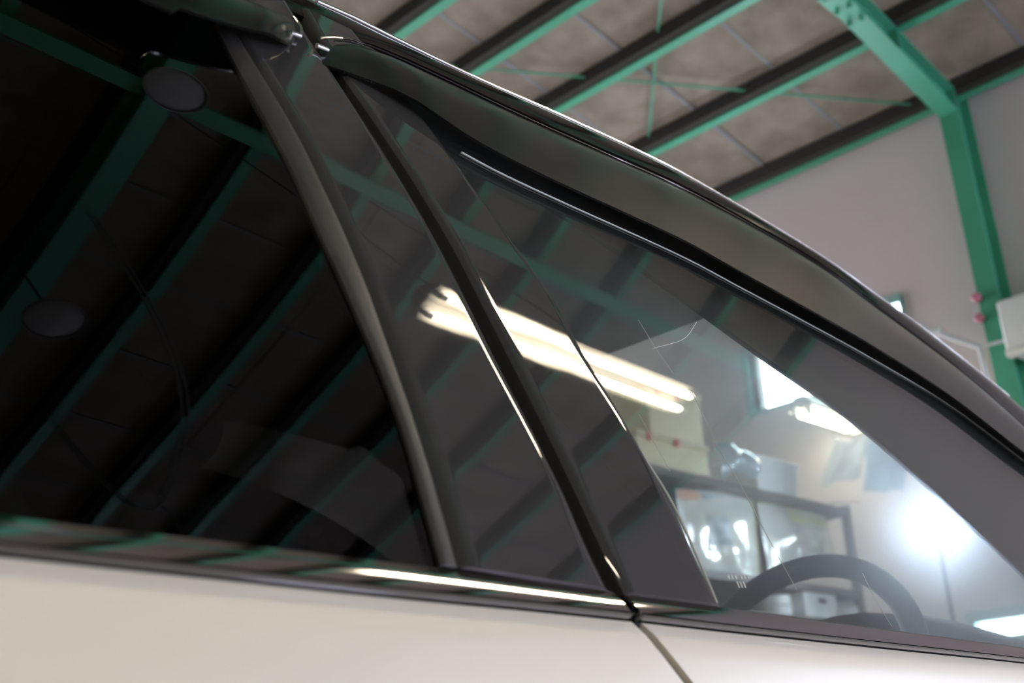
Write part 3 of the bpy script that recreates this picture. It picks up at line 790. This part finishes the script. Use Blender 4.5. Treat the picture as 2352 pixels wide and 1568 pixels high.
MB().box((-.55, .2, .35), (-.05, 1.5, .55), .06).build('rear_bench', 'fabric', car, smooth=50)
MB().box((-.75, .22, .5), (-.55, 1.48, 1.12), .06).build('rear_backrest', 'fabric', car, smooth=50)

# small etched marks low in the corner of the front glass
def mark(px, py, w_, h_):
    a = hit(px, py); mb = MB(); x, z = a
    P = [[SP(x+du, z+dv, .0012) for du in (0, w_)] for dv in (0, -h_)]; Q = [[SP(x+du, z+dv, .0006) for du in (0, w_)] for dv in (0, -h_)]
    return MB().grid(P, Q).build('etched_mark', 'etch', front_door)
for px in (1668, 1676, 1684, 1697, 1705, 1713): mark(px, 1322, .0022, .0028)
for px in (1689, 1696, 1703): mark(px, 1336, .0014, .005)
# long fine scratches on the front glass
for sc_ in ([(1466, 734), (1504, 796), (1546, 856)], [(1467, 950), (1503, 1016), (1539, 1082)], [(1590, 900), (1650, 1025), (1705, 1120), (1770, 1245), (1832, 1358)], [(1981, 1316), (2012, 1378), (2049, 1439)], [(1500, 800), (1570, 778), (1600, 740)]):
    c_s = catmull([hit(px, py, .001) for px, py in sc_], 14)
    MB().tube([SP(x, z, .001) for x, z in c_s], .00028, 5).build('scratch', 'etch', front_door)

# ================================================================== things beyond the windshield
RYP = 2.6
def q(px, py, y=RYP): return on_y(px, py, y)
# storage rack along the far side
sA, sB = q(1478, 1056), q(1745, 1118)
zt = (q(1560, 1080).z); xL, xR = 3.75, 5.75
zlow = q(1700, 1318).z; zlow2 = q(1860, 1416).z
rack = thing('storage_rack', ((xL+xR)/2, RYP+.22, 0), 'dark steel storage rack seen through the windshield', 'rack')
for x in (xL, xR):
    for y in (RYP+.02, RYP+.42):
        MB().box((x-.02, y-.02, 0), (x+.02, y+.02, zt+.02)).build('post', 'shelfsteel', rack)
for z in (zt, zlow, zlow2, .3):
    MB().box((xL-.02, RYP, z-.035), (xR+.02, RYP+.44, z)).build('shelf', 'shelfsteel', rack)
MB().box((xL, RYP+.425, .3), (xR, RYP+.435, zt)).build('back_panel', 'shelfsteel', rack)
def case(x0, x1, z0, z1, label, lidcol, y0=RYP+.03, dp=.3):
    o = thing('storage_case', ((x0+x1)/2, y0+dp/2, z0), label, 'box', 'beige storage cases')
    MB().box((x0, y0, z0), (x1, y0+dp, z0+(z1-z0)*.84), .008).build('body', 'beige', o, smooth=40)
    MB().box((x0-.008, y0-.008, z0+(z1-z0)*.84), (x1+.008, y0+dp, z1), .006).build('lid', lidcol, o, smooth=40)
    for f_ in (.12, .5):
        xx = x0+(x1-x0)*f_; MB().box((xx, y0-.014, z0+(z1-z0)*.74), (xx+.03, y0-.004, z1-.005), .003).build('latch', 'red', o)
    return o
bx0, bx1 = q(1478, 1040).x, q(1640, 1060).x
h1 = q(1560, 1003).z-zt
case(bx0, bx1, zt+.001, zt+h1, 'larger beige storage case with red latches, lower of the stack on the rack', 'beige_dark')
ux0, ux1 = q(1507, 980).x, q(1626, 980).x
case(ux0, ux1, zt+h1+.002, zt+h1+.26, 'smaller beige storage case on top of the larger case', 'beige_dark')
# white tub inside a clear plastic bag
wx0, wx1 = q(1752, 1120).x, q(1845, 1120).x
o = thing('plastic_tub', ((wx0+wx1)/2, RYP+.15, zt), 'white plastic tub on the rack beside the beige cases', 'tub')
hh = q(1800, 1072).z-zt+.02
vs = [(wx0+.02, RYP+.04, zt), (wx1-.02, RYP+.04, zt), (wx1-.02, RYP+.28, zt), (wx0+.02, RYP+.28, zt), (wx0, RYP+.02, zt+hh), (wx1, RYP+.02, zt+hh), (wx1, RYP+.30, zt+hh), (wx0, RYP+.30, zt+hh)]
MB().add(vs, [(0,3,2,1),(0,1,5,4),(1,2,6,5),(2,3,7,6),(3,0,4,7)]).build('body', 'white_plastic', o)
MB().box((wx0-.01, RYP+.01, zt+hh), (wx1+.01, RYP+.31, zt+hh+.02), .006).build('lid', 'white_plastic', o, smooth=40)
# crumpled clear film draped between case and tub
P, Q = [], []
fa, fb = q(1650, 1028), q(1732, 1050)
for i in range(9):
    v = i/8.0; r, qq = [], []
    for j in range(15):
        u = j/14.0; x = fa.x+(fb.x-fa.x)*u; z = fa.z+(fb.z-fa.z)*u+.05*math.sin(math.pi*u)-.16*v*(1-.2*u)+.012*math.sin(9*u+5*v)
        y = RYP+.02-.05*math.sin(math.pi*v)+.02*math.sin(11*u+3*v); p = Vector((x, y, max(z, zt+.004))); r.append(p); qq.append(p+Vector((0, .003, 0)))
    P.append(r); Q.append(qq)
o = MB().grid(P, Q).build('plastic_bag', 'poly', smooth=60, origin=P[-1][7]); tag(o, 'crumpled clear plastic bag between the beige cases and white tub', 'bag')
# silver pouches standing on the shelf below
def pouch(c4, label, prints, seed):
    """c4: corner pixels TL,TR,BR,BL"""
    rnd = random.Random(seed); p = [q(*c, RYP+.10) for c in c4]
    base = min(p[2].z, p[3].z); dz = zlow-base
    o = thing('foil_pouch', (p[3]+p[2])/2+Vector((0, 0, dz)), label, 'pouch', 'silver foil pouches')
    def pt(u, v, d):
        a = p[0].lerp(p[1], u); c = p[3].lerp(p[2], u); w_ = a.lerp(c, v)
        bul = .055*math.sin(math.pi*u)**.7*math.sin(math.pi*min(1, .08+v*.95))**.6
        cr = .014*math.sin(7*u+9*v+seed)*math.sin(5*v-3*u+seed*2)+.010*math.sin(17*u-6*v+seed)
        wv = math.sin(math.pi*u)*math.sin(math.pi*v)
        z = max(w_.z+dz, zlow+.002)
        return Vector((w_.x, w_.y-d*(bul+cr*wv), z))
    n = 26
    P = [[pt(i/n, j/n, 1) for i in range(n+1)] for j in range(n+1)]; Q = [[pt(i/n, j/n, -.6) for i in range(n+1)] for j in range(n+1)]
    MB().grid(P, Q).build('pouch_body', 'foil', o, smooth=60)
    for (u0, u1, v0, v1, mat, nm) in prints:
        k_ = 10
        Pp = [[pt(u0+(u1-u0)*i/k_, v0+(v1-v0)*j/k_, 1)+Vector((0, -.003, 0)) for i in range(k_+1)] for j in range(k_+1)]
        Qp = [[pt(u0+(u1-u0)*i/k_, v0+(v1-v0)*j/k_, 1)+Vector((0, -.001, 0)) for i in range(k_+1)] for j in range(k_+1)]
        MB().grid(Pp, Qp).build(nm, mat, o, smooth=60)
    return o
pouch([(1548, 1098), (1727, 1121), (1745, 1312), (1575, 1290)], 'silver foil pouch with orange corner print standing left on the rack',
      [(.02, .22, .01, .13, 'orangeprint', 'print_patch'), (.26, .44, .02, .12, 'blueprint', 'print_patch'), (.26, .52, .32, .66, 'blueprint', 'print_emblem'), (.955, .995, .05, .96, 'olive', 'edge_band')], 3)
pouch([(1734, 1125), (1890, 1161), (1926, 1300), (1768, 1316)], 'silver foil pouch with yellow header print standing right on the rack',
      [(.02, .97, .0, .035, 'yellowprint', 'edge_band'), (.34, .92, .06, .24, 'yellowprint', 'header_print'), (.40, .84, .085, .17, 'greyprint', 'print_patch'), (.965, .995, .04, .96, 'olive', 'edge_band')], 11)
# white dispenser and other goods on the lower shelf
ax0, ax1 = q(1857, 1385).x, q(1932, 1385).x; az1 = q(1890, 1357).z
o = thing('label_printer', ((ax0+ax1)/2, RYP+.12, zlow2), 'white box appliance with a small dark window below the pouches', 'appliance')
MB().box((ax0, RYP+.02, zlow2), (ax1, RYP+.24, az1), .012).build('housing', 'white_plastic', o, smooth=40)
s0, s1 = q(1888, 1371), q(1907, 1386)
MB().box((s0.x, RYP+.016, s1.z), (s1.x, RYP+.03, s0.z), .002).build('display', 'screen', o)
cx0, cx1 = q(1804, 1385).x, q(1853, 1385).x; cz1 = q(1830, 1362).z; rr0 = (cx1-cx0)/2
o = thing('paper_roll', ((cx0+cx1)/2, RYP+.12, zlow2), 'stack of white paper rolls beside the box appliance', 'roll')
for i_ in range(2):
    z0 = zlow2+.001+i_*(cz1-zlow2)/2
    MB().lathe([(.02, 0), (rr0*.97, 0), (rr0, .004), (rr0, (cz1-zlow2)/2-.006), (rr0*.97, (cz1-zlow2)/2-.002), (.02, (cz1-zlow2)/2-.002)], ((cx0+cx1)/2, RYP+.14, z0), seg=28, close=True).build('roll', 'white_plastic', o, smooth=30)
gx0, gx1 = q(1955, 1380).x, q(2018, 1380).x; gz = q(1960, 1358).z
o = thing('rounded_canister', ((gx0+gx1)/2, RYP+.1, zlow2), 'pale rounded canister right of the box appliance', 'canister')
MB().lathe([(0, 0), ((gx1-gx0)/2, 0), ((gx1-gx0)/2, (gz-zlow2)*.5), ((gx1-gx0)*.36, (gz-zlow2)*.8), ((gx1-gx0)*.15, (gz-zlow2)*.96), (0, gz-zlow2)], ((gx0+gx1)/2, RYP+.16, zlow2), seg=28).build('body', 'white_enamel', o, smooth=40)
MB().lathe([(0, 0), (.02, 0), (.02, .03), (0, .03)], ((gx0+gx1)/2, RYP+.16, gz-.002), seg=16).build('cap', 'greyprint', o, smooth=40)
# hanging plastic garment covers on the end wall
def hanging(px4, x, label, mat, seed):
    p = [on_x(*c, x) for c in px4]
    o = thing('hanging_sheet', (p[0]+p[1])/2, label, 'sheet', 'hanging plastic sheets'); n = 18
    def pt(u, v, e):
        a = p[0].lerp(p[1], u); c = p[3].lerp(p[2], u); w_ = a.lerp(c, v)
        return w_+Vector((.03*math.sin(8*u+seed)+.015*math.sin(13*u+4*v+seed)+e, 0, -.05*math.sin(math.pi*u)*(1-v)))
    MB().grid([[pt(i/n, j/n, 0) for i in range(n+1)] for j in range(n+1)], [[pt(i/n, j/n, .006) for i in range(n+1)] for j in range(n+1)]).build('film', mat, o, smooth=60)
    z = max(p[0].z, p[1].z)
    for pp in (p[0], p[1]):
        MB().tube([pp+Vector((.05, 0, -.02)), pp+Vector((.03, 0, .03)), pp+Vector((XE-x-.0, 0, .04))], .004, 6).build('hook', 'black_metal', o)
    return o
hanging([(1906, 1000), (1993, 985), (1975, 1095), (1882, 1118)], 5.80, 'white plastic sheet hanging on the end wall', 'milky', 1)
hanging([(2000, 985), (2090, 1040), (2075, 1125), (1985, 1130)], 5.95, 'pale blue plastic sheet hanging beside the white sheet', 'milkyblue', 4)
a = on_x(1905, 1156, 5.95); c = on_x(1917, 1196, 5.95)
o = thing('hanging_tag', a, 'small cream tag hanging below the white sheet', 'tag')
MB().box((5.93, min(a.y, c.y), c.z), (5.95, max(a.y, c.y), a.z), .004).build('card', 'white_enamel', o)
MB().tube([(5.94, (a.y+c.y)/2, a.z), (XE, (a.y+c.y)/2, a.z+.05)], .003, 6).build('string', 'black_metal', o)

# work light on a tripod in front of the car
def work_light(lp, target, label, k=1.0, mat='led'):
    wl = thing('work_light', (lp.x, lp.y, 0), label, 'work light', 'round work lights')
    aim = (Vector(target)-lp).normalized()
    MB().lathe([(0, .0), (.084*k, .0), (.086*k, -.01), (0, -.012)], lp+aim*.012, aim, 32).build('lens', mat, wl, smooth=40)
    MB().lathe([(.087*k, .012), (.095*k, .012), (.095*k, -.05), (.06*k, -.085), (0, -.09), (0, -.02), (.087*k, -.02)], lp, aim, 32).build('housing', 'black_metal', wl, smooth=40)
    MB().tube([lp-aim*.06-Vector((0, 0, .05)), (lp.x, lp.y, lp.z-.13-.06*k), (lp.x, lp.y, .45)], .012, 10).build('pole', 'black_metal', wl)
    for k_ in range(3):
        a = 2*math.pi*k_/3+.4
        MB().tube([(lp.x, lp.y, .75), (lp.x+.36*math.cos(a), lp.y+.36*math.sin(a), .012)], .011, 8).build('leg', 'black_metal', wl)
work_light(on_x(2150, 1210, 5.5), (1.3, .45, 1.25), 'dazzling round work light on a black tripod ahead of the windshield', 1.1)
work_light(Vector((4.3, -1.7, 1.75)), (1.5, .1, 1.25), 'unseen round work light added off the near front corner to light the car', 1.0, 'led_fill')  # unseen lamp, added for bluish light on the visor and front door

# fittings around the column at the right edge
o = thing('wall_unit', tuple(on_x(2330, 760, XE-.3)), 'white box unit mounted beside the column at the right edge', 'wall unit')
a = on_x(2284, 690, XE-.32); c = on_x(2312, 812, XE-.32)
MB().box((XE-.32, a.y-.75, c.z), (XE, a.y, a.z-.005), .02).build('housing', 'white_plastic', o, smooth=40)
MB().box((XE-.36, a.y-.75, c.z-.03), (XE-.30, a.y-.01, c.z+.01), .01).build('louvre', 'white_enamel', o, smooth=40)
pp = [on_x(2085, 738, XE-.06), on_x(2140, 758, XE-.06), on_x(2250, 797, XE-.10)]
o = thing('wall_pipe', tuple(pp[0]), 'pale pipe branching in front of the green column', 'pipe')
e1, e2 = on_x(2420, 752, XE-.30), on_x(2275, 905, XE-.28)
st = on_x(2250, 797, XE-.28)
MB().tube([on_x(2060, 730, XE-.28), on_x(2145, 762, XE-.28), st], .014, 10).build('run', 'pipe', o, smooth=60)
MB().tube([st, e1], .010, 10).build('branch', 'pipe', o, smooth=60)
MB().tube([st, e2, Vector((e2.x, e2.y, .6))], .012, 10).build('branch', 'pipe', o, smooth=60)
MB().lathe([(0, -.03), (.024, -.03), (.03, 0), (.024, .03), (0, .03)], on_x(2150, 763, XE-.28), (0, 1, 0), 16).build('elbow_joint', 'white_plastic', o, smooth=50)
for (px, py, lb) in [(2247, 685, 'upper red fitting on the green column'), (2253, 732, 'lower red fitting on the green column')]:
    p = on_x(px, py, XE-.23); f_ = thing('red_fitting', tuple(p), lb, 'fitting', 'red fittings on the column')
    MB().lathe([(0, 0), (.020, 0), (.026, -.012), (.026, -.03), (.015, -.045), (0, -.045)], p, (1, 0, 0), 20).build('knob', 'pinkred', f_, smooth=40)
    MB().box((p.x, p.y-.015, p.z-.015), (XE-.20, p.y+.015, p.z+.015)).build('bracket', 'black_metal', f_)
